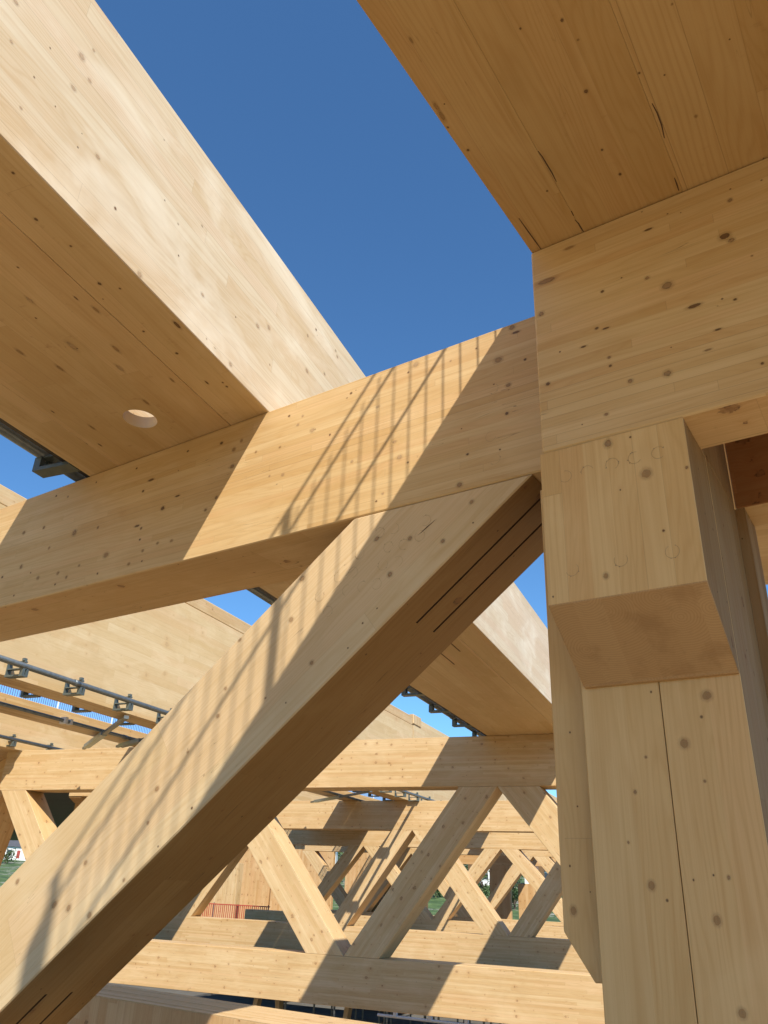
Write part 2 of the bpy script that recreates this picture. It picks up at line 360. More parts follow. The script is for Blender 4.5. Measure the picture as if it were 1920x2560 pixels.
# diagonal: front corners at chord soffit (-2.37, -1.30) down to the bottom chord
sl_u = (2.376-6.36+0.0)      # unused helper value
DU = [(-1.302, ZB-0.003), (-2.372, ZB-0.003)]
kx_ = (4.916-2.376)/(1.852+0.076)   # run per drop of the upper edge
kl_ = (4.645-1.307)/(1.850+0.707)   # run per drop of the lower edge
drop = ZB-0.003-(ZBT+0.003)
DL = [(-2.372-kx_*drop, ZBT+0.003), (-1.302-kl_*drop, ZBT+0.003)]
gd = Vector((kl_, 0, 1)).normalized()
bm = bmesh.new(); prism(bm, [DU[1], DU[0], DL[1], DL[0]], 1, B0, B1)
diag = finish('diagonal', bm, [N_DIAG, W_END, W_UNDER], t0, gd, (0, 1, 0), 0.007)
# two saw slots in the underside at each end of the diagonal
def slot(b, a0, a1, wd=0.016, dp=0.10):
    off = Vector(t0['_l']); c = bmesh.new()
    n = Vector((gd.z, 0, -gd.x))
    P = []
    for a in (a0, a1):
        base = Vector((a, b, ZB-0.003-(-1.302-a)/kl_))
        for s, d in ((-1, 0.02), (1, 0.02), (1, -dp), (-1, -dp)): P.append(c.verts.new(base+Vector((0, s*wd/2, 0))+n*d-off))
    c.faces.new(P[0:4]); c.faces.new(P[4:8][::-1])
    for i in range(4):
        j = (i+1) % 4; c.faces.new((P[i], P[4+i], P[4+j], P[j]))
    bmesh.ops.recalc_face_normals(c, faces=c.faces); return c
carve(diag, [slot(3.372, -2.072, -1.20), slot(3.548, -2.072, -1.20), slot(3.372, -5.25, -4.54), slot(3.550, -5.25, -4.54)])
plugs = [(-2.191, 1.728), (-2.035, 1.627), (-2.317, 1.63), (-2.449, 1.52), (-2.353, 1.529), (-2.571, 1.429), (-2.506, 1.331), (-2.287, 1.436),
         (-2.196, 1.435), (-2.069, 1.538), (-2.131, 1.632), (-2.099, 1.732), (-1.903, 1.736), (-1.938, 1.656), (-2.387, 1.433), (-2.162, 1.536)]
for a, z in plugs:
    bm = bmesh.new(); ring_plug(bm, a, B0, z); finish('dowel_plug', bm, [PLUGR], t0)
for a, z in [(-1.50, 2.42), (-1.52, 2.13), (-1.50, 1.99)]:
    bm = bmesh.new(); ring_plug(bm, a, B0, z); finish('dowel_plug', bm, [PLUGR], t0)
# split in the diagonal near the plugs
bm = bmesh.new()
for p0, p1 in (((-1.955, 1.657), (-1.835, 1.733)), ):
    v = [(p0[0], p0[1]), ((p0[0]+p1[0])/2, (p0[1]+p1[1])/2-0.003), p1, ((p0[0]+p1[0])/2-0.002, (p0[1]+p1[1])/2+0.003)]
    bm.faces.new([bm.verts.new((a, B0-0.0012, z)) for a, z in v])
finish('split', bm, [SLOT], t0)

# ---------------------------------------------------------------- column with girders and corbel
col = thing('timber_column', 'massive glulam column at right with chamfered corbel block on its front', 'column', F0, (-0.8, 3.5, -5.2), 'timber columns')
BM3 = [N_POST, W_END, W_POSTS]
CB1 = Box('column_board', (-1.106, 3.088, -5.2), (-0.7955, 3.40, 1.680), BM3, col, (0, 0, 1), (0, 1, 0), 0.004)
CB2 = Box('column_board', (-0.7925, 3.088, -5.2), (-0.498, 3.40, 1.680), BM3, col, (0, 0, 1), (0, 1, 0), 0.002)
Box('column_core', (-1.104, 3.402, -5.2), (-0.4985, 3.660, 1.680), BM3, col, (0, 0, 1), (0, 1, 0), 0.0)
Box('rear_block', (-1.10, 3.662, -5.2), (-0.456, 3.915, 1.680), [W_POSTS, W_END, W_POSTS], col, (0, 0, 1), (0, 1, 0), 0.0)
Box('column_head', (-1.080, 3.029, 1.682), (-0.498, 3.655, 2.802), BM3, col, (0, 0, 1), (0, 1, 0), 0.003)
bm = bmesh.new(); prism(bm, [(2.732, 1.680), (2.732, 1.007), (3.062, 0.772), (3.068, 0.764), (3.086, 0.762), (3.086, 1.680)], 0, -1.086, -0.498)
CBL = finish('corbel_block', bm, [N_BLOCK, W_END, W_POSTS], col, (0, 0, 1), (0, 1, 0), 0.003)
for f_ in kids(col):
    if f_.name.startswith('corbel_block'):
        for p in f_.data.polygons:
            if p.normal.z < -0.3: p.material_index = 1
for a, z in [(-0.98, 1.547), (-0.888, 1.546), (-0.786, 1.552), (-0.696, 1.555), (-0.605, 1.552), (-0.979, 1.138), (-0.789, 1.142), (-0.601, 1.139)]:
    bm = bmesh.new(); ring_plug(bm, a, 2.732, z, 0.026); finish('dowel_plug', bm, [PLUGR], col)
# chamfered hanging block on the left of the column
bm = bmesh.new(); prism(bm, [(-1.265, 1.75), (-1.114, 1.75), (-1.114, -0.274), (-1.156, -0.276), (-1.265, -0.118)], 1, 3.160, 3.765)
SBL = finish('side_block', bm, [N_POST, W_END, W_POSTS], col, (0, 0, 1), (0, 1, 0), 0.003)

gf = thing('timber_girder', 'deep front girder resting on the corbel block, running off to the right', 'girder', F0, (0.5, 2.85, 1.682), 'paired girders')
GIR = Box('girder_web', (-1.076, 2.732, 1.682), (3.2, 3.025, 2.803), [N_CHORD, W_END, W_WIDE], gf, (1, 0, 0), (0, 1, 0), 0.008)
gr = thing('timber_girder', 'dark reddish rear girder behind the column at the right edge', 'girder', F0, (0.5, 3.8, 1.682), 'paired girders')
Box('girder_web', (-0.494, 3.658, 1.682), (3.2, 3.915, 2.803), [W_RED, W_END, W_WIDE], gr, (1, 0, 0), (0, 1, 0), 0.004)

# ---------------------------------------------------------------- roof slab over the column (right, overhead)
def bedge(b): return -1.104+(b-1.304)*0.0224
ZB2 = 3.285
roofb = thing('roof_slab', 'wide timber roof slab overhead at upper right, seen from below in shade', 'roof slab', F0, (0.8, 1.0, ZT), 'roof beams')
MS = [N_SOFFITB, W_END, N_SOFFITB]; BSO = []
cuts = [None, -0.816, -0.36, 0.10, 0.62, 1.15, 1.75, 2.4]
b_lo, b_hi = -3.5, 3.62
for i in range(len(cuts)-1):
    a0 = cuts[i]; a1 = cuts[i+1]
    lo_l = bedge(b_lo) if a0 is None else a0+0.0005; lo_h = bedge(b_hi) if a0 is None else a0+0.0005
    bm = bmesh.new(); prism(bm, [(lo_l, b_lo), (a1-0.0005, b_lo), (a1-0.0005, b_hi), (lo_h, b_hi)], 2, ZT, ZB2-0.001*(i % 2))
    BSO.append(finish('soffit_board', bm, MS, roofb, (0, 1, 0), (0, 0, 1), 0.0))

rs = thing('roof_slab', 'short roof slab glimpsed behind the rear girder at the right edge', 'roof slab', F2, (2.0, 6.3, ZT), 'roof beams')
Box('soffit_board', (0.2, 4.7, ZT), (5.0, 8.0, 3.1), [W_SOFFIT, W_END, W_SOFFIT], rs, (1, 0, 0), (0, 0, 1), 0.003)
# ---------------------------------------------------------------- box beams running away from the camera
def bracket_mesh(sgn):
    """square frame under the pipe with a tab above; local origin at the pipe centre, sgn = outward x"""
    bm = bmesh.new(); w_ = 0.06; d = 0.03
    # ring in the y-z plane, deep in x
    for lo, hi in (((-0.34, -w_, -0.165), (d, w_, -0.135)), ((-0.035, -w_, -0.135), (d, -w_+0.045, -0.045)), ((-0.035, w_-0.045, -0.135), (d, w_, -0.045)),
                   ((-0.34, -0.04, -0.045), (d, 0.045, -0.049+0.02)), ((-0.348, -0.045, -0.13), (-0.33, 0.045, 0.12)), ((-0.33, -0.03, 0.06), (0.0, 0.03, 0.085)), ((-0.05, -0.05, 0.086), (0.0, 0.01, 0.125))):
        bbox(bm, (min(lo[0]*sgn, hi[0]*sgn), lo[1], lo[2]), (max(lo[0]*sgn, hi[0]*sgn), hi[1], hi[2]))
    me = bpy.data.meshes.new('bracket'); bmesh.ops.recalc_face_normals(bm, faces=bm.faces); bm.to_mesh(me); bm.free(); me.materials.append(BRKT); return me
BRK = {1: bracket_mesh(1), -1: bracket_mesh(-1)}
def pipe_on(root, xface, sgn, z, y0, y1, ys, r=0.047, out=0.35):
    x = xface+sgn*out
    bm = bmesh.new(); tube(bm, (x, y0, z), (x, y1, z), r, 14)
    for yj in [y0+6.1*k for k in range(1, 9) if y0+6.1*k < y1]: tube(bm, (x, yj-0.06, z), (x, yj+0.06, z), r+0.008, 14)
    p = finish('pipe', bm, [STEEL], root, smooth=False)
    for pl in p.data.polygons: pl.use_smooth = len(pl.vertices) == 4
    off = Vector(root['_l'])
    for y in ys:
        b = bpy.data.objects.new('bracket', BRK[sgn]); C.objects.link(b); b.parent = p
        b.location = Vector((x, y, z))-off
    return p

# beam A: open-topped box, 1.8 m wide
XR, XL, ZA = -2.475, -4.282, 4.070
ba = thing('box_beam', 'wide box beam overhead at left with a round hole in its soffit', 'roof beam', F2, (-3.4, 9.0, ZT), 'roof beams')
MP = [W_PALE, W_END, W_SOFFIT]
Y0, Y1 = -4.0, 28.2
ASI = Box('side_panel', (XR-0.339, Y0, ZT+0.003), (XR, Y1, ZA), [N_PALE, W_END, N_SOFFIT], ba, (0, 1, 0), (1, 0, 0), 0.005)
Box('side_panel', (XL, Y0, ZT+0.003), (XL+0.339, Y1, ZA), [W_PALE, W_END, N_SOFFIT], ba, (0, 1, 0), (1, 0, 0), 0.005)
sf = Box('soffit_board', (XL+0.341, Y0, ZT+0.003), (XR-0.341, Y1, ZT+0.09), [N_SOFFIT, W_END, N_SOFFIT], ba, (0, 1, 0), (0, 0, 1), 0.0)
cb = bmesh.new(); bmesh.ops.create_cone(cb, cap_ends=True, segments=48, radius1=0.114, radius2=0.114, depth=0.6,
    matrix=Matrix.Translation(Vector((-3.357, 3.497, ZT+0.1))-Vector(ba['_l'])))
carve(sf, [cb])
for mt_i, mt in enumerate(sf.data.materials):
    if mt == SLOT: sf.data.materials[mt_i] = W_PALE
bm = bmesh.new(); bbox(bm, (XL-0.10, Y0, ZT+0.045), (XL-0.002, Y1, ZT+0.065)); bbox(bm, (XL-0.014, Y0, ZT+0.066), (XL-0.002, Y1, ZT+0.15))
finish('edge_angle', bm, [BLACK], ba)
pipe_on(ba, XL, -1, 2.975, Y0, Y1, [3.9+1.312*k for k in range(-3, 18)])
# thin saw kerfs seen in the far part of the soffit
bm = bmesh.new()
for xx, ya, yb in ((-3.55, 9.0, 9.7), (-3.25, 8.9, 10.1), (-2.98, 8.9, 9.5)): bbox(bm, (xx-0.008, ya, ZT+0.0008), (xx+0.008, yb, ZT+0.004))
finish('saw_kerf', bm, [SLOT], ba)

# beam D: deep narrow box beam
bd = thing('box_beam', 'tall deep box beam in sun beyond the near truss, pipe on brackets along its lower side', 'roof beam', F2, (-10.6, 14.0, ZT), 'roof beams')
DR, DLx, ZD = -10.35, -10.93, 5.74
Box('soffit_board', (DLx, -2.0, ZT+0.002), (DR-0.162, 60.0, 3.02), [W_SOFFIT, W_END, W_SOFFIT], bd, (0, 1, 0), (0, 0, 1), 0.003)
Box('side_panel', (DR-0.16, -2.0, ZT+0.002), (DR, 27.25, ZD-0.32), [W_HONEY, W_END, W_SOFFIT], bd, (0, 1, 0), (1, 0, 0), 0.006)
Box('cap_rail', (DR-0.17, -2.0, ZD-0.318), (DR-0.006, 27.22, ZD), [W_CHORD, W_END, W_SOFFIT], bd, (0, 1, 0), (1, 0, 0), 0.02)
Box('side_panel', (DR-0.16, 27.35, ZT+0.002), (DR-0.02, 60.0, ZD+0.02), [W_HONEY, W_END, W_SOFFIT], bd, (0, 1, 0), (1, 0, 0), 0.006)
Box('cap_rail', (DR-0.18, 27.27, ZD-0.25), (DR+0.01, 28.1, ZD+0.10), [W_DIAG, W_END, W_SOFFIT], bd, (0, 0, 1), (1, 0, 0), 0.02)
pipe_on(bd, DR, 1, 2.948, -2.0, 36.0, [9.06+1.28*k for k in range(-6, 20)])
pipe_on(bd, DLx, -1, 2.962, -2.0, 36.0, [9.06+1.28*k for k in range(-6, 20)])

# low edge beam between D and E, and the wide roof beam E behind it
be1 = thing('edge_beam', 'low flat edge beam with a pipe on its face, left of the tall deep box beam', 'edge beam', F2, (-12.6, 16.0, ZT), 'roof beams')
ME_ = [W_CHORD, W_END, W_SOFFIT]
Box('beam_body', (-12.92, 2.0, ZT+0.002), (-12.32, 60.0, 3.035), ME_, be1, (0, 1, 0), (1, 0, 0), 0.006)
pipe_on(be1, -12.32, 1, 2.815, 2.0, 60.0, [], 0.036, 0.10)
bm = bmesh.new(); bbox(bm, (-12.29, 12.30, 2.75), (-12.14, 12.37, 2.88)); bbox(bm, (-12.28, 12.48, 2.76), (-12.16, 12.53, 2.87)); finish('pipe_clamp', bm, [WHITE], be1)
be = thing('box_beam', 'wide roof beam at far left whose sunlit side stands behind the low edge beam', 'roof beam', F2, (-18.0, 16.0, ZT), 'roof beams')
Box('side_panel', (-16.84, 2.0, ZT+0.002), (-16.5, 60.0, 4.05), [W_HONEY, W_END, W_SOFFIT], be, (0, 1, 0), (1, 0, 0), 0.006)
Box('soffit_board', (-20.0, 2.0, ZT+0.002), (-16.842, 60.0, 2.90), [W_SOFFIT, W_END, W_SOFFIT], be, (0, 1, 0), (0, 0, 1), 0.0)
Box('roof_board', (-20.0, 2.0, 3.98), (-16.842, 60.0, 4.045), [W_SOFFIT, W_END, W_SOFFIT], be, (0, 1, 0), (0, 0, 1), 0.0)
pipe_on(be, -16.5, 1, 3.01, 2.0, 16.7, [15.0+1.28*k for k in range(-6, 2)], 0.045, 0.17)
# standing wall on top of it further right-back (pale warped sheet edge)
# ---------------------------------------------------------------- far trusses
def truss(y, x0, x1, apex, period, label, skip=()):
    t = thing('timber_truss', label, 'timber truss', F2, ((x0+x1)/2, y, ZBB), 'timber trusses')
    Box('top_chord', (x0, y, ZB), (x1, y+0.6, ZT), MW, t, (1, 0, 0), (0, 1, 0), 0.006)
    Box('bottom_chord', (x0, y, ZBB), (x1, y+0.6, ZBT), MW, t, (1, 0, 0), (0, 1, 0), 0.006)
    k = -4
    while True:
        ax = apex+k*period; k += 1
        if ax > x1+3: break
        if ax < x0-1: continue
        zt_, zb_ = ZB-0.003, ZBT+0.003
        node_r = ax+period*0.5+0.13; node_l = node_r-period
        # falls to the right
        if node_r < x1+0.2 and ax > x0-0.3:
            bm = bmesh.new(); prism(bm, [(ax+0.002, zt_), (ax+0.81, zt_), (node_r-0.002, zb_), (node_r-0.81, zb_)], 1, y, y+0.6)
            finish('diagonal', bm, MD, t, ((node_r-0.81)-ax, 0, zb_-zt_), (0, 1, 0), 0.005)
        # falls to the left
        if node_l > x0-0.2 and ax < x1+0.2:
            bm = bmesh.new(); prism(bm, [(ax-0.77, zt_), (ax-0.002, zt_), (node_l+0.72, zb_), (node_l+0.002, zb_)], 1, y, y+0.6)
            finish('diagonal', bm, MD, t, (node_l-(ax-0.77), 0, zb_-zt_), (0, 1, 0), 0.005)
    return t
truss(15.4, -16.9, 4.0, -4.10, 6.36, 'first glulam truss beyond the near one, its V of diagonals fully in view')
truss(27.04, -20.4, 4.0, -3.95, 6.27, 'second glulam truss behind, striped by narrow pipe shadows')
truss(38.0, -23.2, 4.0, -3.15, 6.87, 'third glulam truss further behind, mostly hidden by the second')
truss(44.6, -23.6, 4.0, -3.15, 6.87, 'farthest small glulam truss in front of the timber wall')
# turned truss at far left end
FA = Frame(math.radians(-33.4))
v = FA.R.inverted() @ Vector((-16.62, 15.38, 0))
tb = thing('timber_truss', 'short truss turned away at the left edge, in shade', 'timber truss', FA, (v.x-3, v.y, ZBB), 'timber trusses')
Box('top_chord', (v.x-9, v.y+0.1, ZB), (v.x-0.05, v.y+0.7, ZT), [W_MATTE, W_END, W_MATTE], tb, (1, 0, 0), (0, 1, 0), 0.006)
Box('bottom_chord', (v.x-9, v.y, ZBB), (v.x-0.35, v.y+0.6, ZBT), [W_MATTE, W_END, W_MATTE], tb, (1, 0, 0), (0, 1, 0), 0.006)
bm = bmesh.new(); prism(bm, [(v.x-1.3, ZB-0.003), (v.x-0.5, ZB-0.003), (v.x-3.0, ZBT+0.003), (v.x-3.8, ZBT+0.003)], 1, v.y, v.y+0.6)
finish('diagonal', bm, [W_MATTE, W_END, W_MATTE], tb, (2.5, 0, 3.0), (0, 1, 0), 0.005)

# ---------------------------------------------------------------- wall panel at the bottom
pw = thing('wall_panel', 'layered timber wall panel along the bottom edge, half its top in sun', 'wall panel', F0, (-3.0, 7.0, -5.2))
Box('panel_core', (-14.0, 6.62, -5.2), (2.5, 7.40, -1.172), [W_CLT, W_END, W_CLT], pw, (0, 0, 1), (0, 1, 0), 0.003)
for i in range(6):
    Box('top_lamella', (-14.0, 6.62+0.13*i+0.001, -1.171), (2.5, 6.62+0.13*(i+1)-0.001, -1.162+0.002*(i % 2)), [W_CHORD, W_END, W_CHORD], pw, (1, 0, 0), (0, 1, 0), 0.0)

# ---------------------------------------------------------------- decks, ground
def struct(name, bm, mats, grain=None, thick=None):
    o = finish(name, bm, mats, None, grain, thick); o['kind'] = 'structure'; return o
DECK = wood('deck_boards', 0.14, c1=(0.52, 0.375, 0.215), c2=(0.44, 0.31, 0.17), knot=0.3, seam=0.9)
bm = bmesh.new(); prism(bm, [(-6.5, -6.0), (5.0, -6.0), (5.0, 2.5), (-6.5, 2.5)], 2, -1.85, -1.62)
o = struct('bounce_platform_deck', bm, [DECK, DECK], (1, 0, 0)); o.rotation_euler = (0, 0, F0.a)  # unseen deck below the camera, added and sized to bounce warm light
bm = bmesh.new(); bbox(bm, (-40, 16.6, -5.6), (14, 62, -5.2)); struct('floor_slab', bm, [CONC])
bm = bmesh.new(); bbox(bm, (-40, -30, -5.6), (-4.0, 16.58, -5.2)); bbox(bm, (-3.98, 5.0, -5.6), (34, 16.58, -5.2)); struct('bounce_floor_deck', bm, [DECK, DECK], (1, 0, 0), (0, 0, 1))  # unseen timber floor, added to throw warm light onto the undersides
bm = bmesh.new(); bbox(bm, (-3.98, -30, -5.6), (34, 4.98, -5.2)); struct('floor_slab', bm, [CONC])  # unseen dark slab, added to keep bounce off the near diagonal
bm = bmesh.new(); bbox(bm, (-24, 20.0, -2.45), (6, 26.2, -2.20)); struct('floor_deck', bm, [PLY])
bm = bmesh.new(); bbox(bm, (-24, 28.4, -2.45), (6, 37.2, -2.20)); bbox(bm, (-34, 39.2, -2.45), (6, 62, -2.20)); struct('floor_deck', bm, [PLY])

def ground_z(x, y):
    d = math.hypot(x, y)
    s = min(1.0, max(0.0, (d-62)/230)); s = s*s*(3-2*s)
    z = -9.2+14.5*s+0.055*max(0, d-290)
    z += 1.3*math.sin(x*0.031+1.0)*math.sin(y*0.027)*s*1.6+0.5*math.sin(x*0.11)*math.cos(y*0.09)*s
    return min(z, 75+0.01*d) if d < 1500 else 75
bm = bmesh.new()
xs = []; 
def axis():
    a = [i*4.0 for i in range(-75, 76)]
    e = 300.0; out = []
    while e < 3800: e *= 1.18; out.append(e)
    return [-q for q in out[::-1]]+a+out
ax_ = axis()
grid = [[bm.verts.new((x, y, ground_z(x, y))) for x in ax_] for y in ax_]
for j in range(len(ax_)-1):
    for i in range(len(ax_)-1): bm.faces.new((grid[j][i], grid[j][i+1], grid[j+1][i+1], grid[j+1][i]))
g = NT('hillside_grass'); co = g.n('TexCoord').outputs['Object']
n1 = g.noise(co, 0.05, 6, 0.6); n2 = g.noise(co, 0.35, 6, 0.65); n3 = g.noise(co, 0.13, 5, 0.6)
c_ = g.mix(g.smooth(n2, 0.35, 0.7), (0.035, 0.075, 0.018), (0.10, 0.16, 0.045))
c_ = g.mix(g.smooth(n1, 0.5, 0.7, 0, 0.8), c_, (0.03, 0.055, 0.022))
n4 = g.noise(co, 0.55, 5, 0.7)
c_ = g.mix(g.M('MULTIPLY', g.smooth(n3, 0.50, 0.58), g.smooth(n4, 0.48, 0.56)), c_, (0.30, 0.28, 0.245))
g.put(g.b.inputs['Base Color'], c_); g.b.inputs['Roughness'].default_value = 0.9; g.bump(n2, 0.8, 0.6)
o = struct('hillside_ground', bm, [g.m])

# ---------------------------------------------------------------- far wall, roofs
cw = thing('timber_building', 'timber wing at the back with upright boarded wall panels and dark doorways', 'building', F2, (-24, 49, -2.2))
MC = [W_CLT, W_END, W_CLT]
def px_x(px, y): return y*(-34.356/50.4+(px-500)*(22.13/50.4)/800.0)   # linear guide from measured points
for i, (x0, x1, z0, z1) in enumerate([(-36.0, -28.85, -2.2, 2.95), (-28.75, -27.3, -2.2, 2.95), (-27.2, -24.3, -2.2, 2.95), (-23.4, -21.6, -2.2, 2.95), (-13.9, -12.65, -2.2, 1.55), (-12.2, -11.2, -2.2, 0.6)]):
    Box('wall_panel', (x0, 50.0, z0), (x1, 50.3, z1), MC, cw, (0, 0, 1), (0, 1, 0), 0.01)
Box('lintel', (-21.5, 50.0, 1.55), (-5.0, 50.3, 2.95), MC, cw, (1, 0, 0), (0, 1, 0), 0.01)
Box('back_panel', (-26.5, 57.0, -2.2), (-20.8, 57.2, 2.95), MC, cw, (0, 0, 1), (0, 1, 0), 0.01)
Box('back_panel', (-14.9, 54.0, -2.2), (-14.2, 54.2, 2.95), MC, cw, (0, 0, 1), (0, 1, 0), 0.01)
for x in (-20.9, -19.5, -18.0, -16.0, -15.1, -10.8): Box('post', (x-0.14, 50.0, -2.2), (x+0.14, 50.28, 1.548), [PLY, PLY, PLY], cw, (0, 0, 1), None, 0.01)
bm = bmesh.new(); bbox(bm, (-37, 49.4, 2.96), (-3, 58, 3.35)); finish('roof', bm, [PLY], cw)

cr = thing('roof_canopy', 'dark boarded underside of a roof in shade behind the left diagonals', 'roof', F2, (-50, 40, 2.8))
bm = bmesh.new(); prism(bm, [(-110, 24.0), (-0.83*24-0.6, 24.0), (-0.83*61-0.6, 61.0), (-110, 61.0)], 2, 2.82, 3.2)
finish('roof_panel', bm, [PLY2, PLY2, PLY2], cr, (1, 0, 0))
for x in (-75, -90): Box('post', (x-0.3, 60.0, -9), (x+0.3, 60.6, 2.8), [PLY, PLY, PLY], cr, (0, 0, 1), None, 0.0)

# lit column with a corbel seen under the first far truss at left
c2 = thing('timber_column', 'small sunlit column with corbel under the far truss at left', 'column', F2, (-15.6, 17.8, -5.2), 'timber columns')
Box('column_board', (-16.72, 17.92, -5.2), (-15.2, 18.3, 1.91), [W_DIAG, W_END, W_DIAG], c2, (0, 0, 1), (0, 1, 0), 0.01)
Box('column_head', (-16.49, 17.38, 1.925), (-14.7, 18.3, 2.80), [W_DIAG, W_END, W_DIAG], c2, (1, 0, 0), (0, 1, 0), 0.01)
bm = bmesh.new(); prism(bm, [(17.40, 1.918), (17.40, 1.90), (17.91, 1.65), (17.91, 1.918)], 0, -16.48, -16.08)
finish('corbel_block', bm, [W_DIAG, W_END, W_POSTS], c2, (0, 0, 1), (1, 0, 0), 0.0)
# slim post in front of the far wall
c3 = thing('timber_post', 'slim sunlit timber post standing before the far timber wall', 'post', F2, (-26.3, 41.0, -2.2))
Box('post_board', (-27.0, 40.8, -2.2), (-26.2, 41.2, 0.98), [W_DIAG, W_END, W_DIAG], c3, (0, 0, 1), (0, 1, 0), 0.01)
Box('post_board', (-26.18, 40.75, -2.2), (-25.6, 41.3, 1.0), [W_DIAG, W_END, W_DIAG], c3, (0, 0, 1), (0, 1, 0), 0.01)

# ---------------------------------------------------------------- knots set into the near timber
def knot_mat(name, core, rim, rings, halo, a_core):
    a_core *= 0.9
    t = NT(name); uv = t.n('UVMap').outputs[0]; U, V, _ = t.sep(uv)
    rn = t.n('NewGeometry').outputs['Random Per Island']; seed = t.M('MULTIPLY', rn, 77.0)
    nz = t.noise(t.comb(t.M('MULTIPLY', U, 1.3), t.M('MULTIPLY', V, 1.3), seed), 1.0, 4.0, 0.6)
    d = t.M('SQRT', t.M('ADD', t.M('POWER', t.M('ABSOLUTE', U), 2.0), t.M('POWER', t.M('ABSOLUTE', V), 2.0)))
    d = t.M('ADD', d, t.M('MULTIPLY', t.M('SUBTRACT', nz, 0.5), 0.75))
    rg = t.M('ADD', t.M('MULTIPLY', t.M('SINE', t.M('MULTIPLY', d, 21.0)), 0.5), 0.5)
    col = t.mix(t.M('MULTIPLY', rg, rings), core, (core[0]*0.55, core[1]*0.5, core[2]*0.45))
    n2 = t.noise(t.comb(t.M('MULTIPLY', U, 2.2), t.M('MULTIPLY', V, 2.2), t.M('ADD', seed, 9.0)), 1.0, 3.0, 0.6)
    rm = t.M('MULTIPLY', t.smooth(d, 0.66, 0.9), t.smooth(n2, 0.38, 0.6))
    col = t.mix(t.M('MULTIPLY', rm, rim), col, (0.05, 0.022, 0.01))
    out = t.smooth(d, 0.96, 1.08)
    col = t.mix(out, col, (0.33, 0.19, 0.085))
    al = t.M('ADD', t.M('MULTIPLY', t.M('SUBTRACT', 1.0, out), a_core), t.M('MULTIPLY', t.M('MULTIPLY', out, t.smooth(d, 2.1, 1.0)), halo))
    t.put(t.b.inputs['Base Color'], col); t.put(t.b.inputs['Alpha'], al); t.b.inputs['Roughness'].default_value = 0.55
    return t.m
K_DARK = knot_mat('knot_dark', (0.19, 0.10, 0.042), 0.8, 0.5, 0.22, 0.85)
K_RING = knot_mat('knot_ringed', (0.40, 0.25, 0.125), 0.85, 0.4, 0.2, 0.65)
K_FAINT = knot_mat('knot_faint', (0.36, 0.195, 0.075), 0.45, 0.5, 0.2, 0.5)
K_PALE = knot_mat('knot_pale', (0.52, 0.36, 0.21), 0.55, 0.35, 0.14, 0.45)  # pale-ringed knots; for those in sun the washed-out tone is painted in
bpy.context.view_layer.update()
def ray(px, py): return (fw+rr*((px-960)/FPX)-uu*((py-1280)/FPX))
def knots(o, pt, nrm, grain, items):
    """items: photo position, radius and kind of each knot that the timber face really has; laid into the face's own plane"""
    M = (o.parent.matrix_world @ o.matrix_local) if o.parent else o.matrix_world
    Mi = M.inverted(); nrm = Vector(nrm).normalized(); g = (Vector(grain)-nrm*Vector(grain).dot(nrm)).normalized(); c = nrm.cross(g)
    bm = bmesh.new(); bm.from_mesh(o.data); uvl = bm.loops.layers.uv.get('UVMap') or bm.loops.layers.uv.new('UVMap')
    base = len(o.data.materials)
    for m_ in (K_DARK, K_RING, K_FAINT, K_PALE): o.data.materials.append(m_)
    for k, it in enumerate(items):
        px, py, r = it[0:3]; kind = it[3] if len(it) > 3 else 'd'
        d = ray(px, py); q = Vector(pt).dot(nrm)/d.dot(nrm); P = d*q
        R_ = r/FPX*q*0.68*random.uniform(0.85, 1.1); sx = R_*(2.3 if 'h' in kind else random.uniform(1.0, 1.35)); sy = R_*(0.75 if 'h' in kind else 1.0)
        rot = random.uniform(-0.25, 0.25); P = P-nrm*(nrm.dot(P)-Vector(pt).dot(nrm))+nrm*(0.0012+0.00005*(k % 5))*(-1 if nrm.dot(d) > 0 else 1)
        vs = []
        for i in range(20):
            a = 2*math.pi*i/20; ca, sa = math.cos(a)*2.1, math.sin(a)*2.1
            x, y = ca*math.cos(rot)-sa*math.sin(rot), ca*math.sin(rot)+sa*math.cos(rot)
            vs.append((bm.verts.new(Mi @ (P+g*(x*sx)+c*(y*sy))), (ca, sa)))
        f = bm.faces.new([v for v, _ in vs]); f.material_index = base+(3 if 'p' in kind else 1 if 'r' in kind else 2 if 'f' in kind else 0)
        for lp, (_, u_) in zip(f.loops, vs): lp[uvl].uv = u_
    bm.to_mesh(o.data); bm.free()
W0 = lambda a, b, z: F0.R @ Vector((a, b, z))
N0 = F0.R @ Vector((0, -1, 0)); G0 = F0.R @ Vector((1, 0, 0)); ZZ = Vector((0, 0, 1)); XX = Vector((1, 0, 0)); YY = Vector((0, 1, 0))
knots(GIR, W0(0, 2.732, 2), N0, G0, [(1366, 703, 12, 'rh'), (1618, 695, 7, 'r'), (1668, 714, 15, 'r'), (1825, 501, 8, 'r'), (1812, 591, 13), (1828, 601, 9, 'r'), (1838, 749, 5),
 (1523, 894, 6, 'r'), (1526, 915, 5), (1576, 953, 7, 'r'), (1669, 934, 11, 'r'), (1516, 1036, 6, 'r'), (1736, 765, 9, 'h'), (1353, 785, 8, 'r'), (1795, 824, 5, 'h'), (1770, 875, 6, 'rh'),
 (1621, 574, 6, 'h'), (1423, 620, 7, 'fh'), (1605, 530, 2.2), (1669, 535, 2.2), (1702, 532, 2.2), (1826, 473, 2.6), (1904, 451, 2.6), (1906, 909, 5), (1678, 869, 2.2), (1506, 729, 5),
 (1554, 695, 2.5), (1459, 867, 4.5, 'h'), (1492, 821, 5), (1515, 821, 5, 'h'), (1370, 960, 6), (1880, 640, 4, 'f'), (1400, 880, 3)])
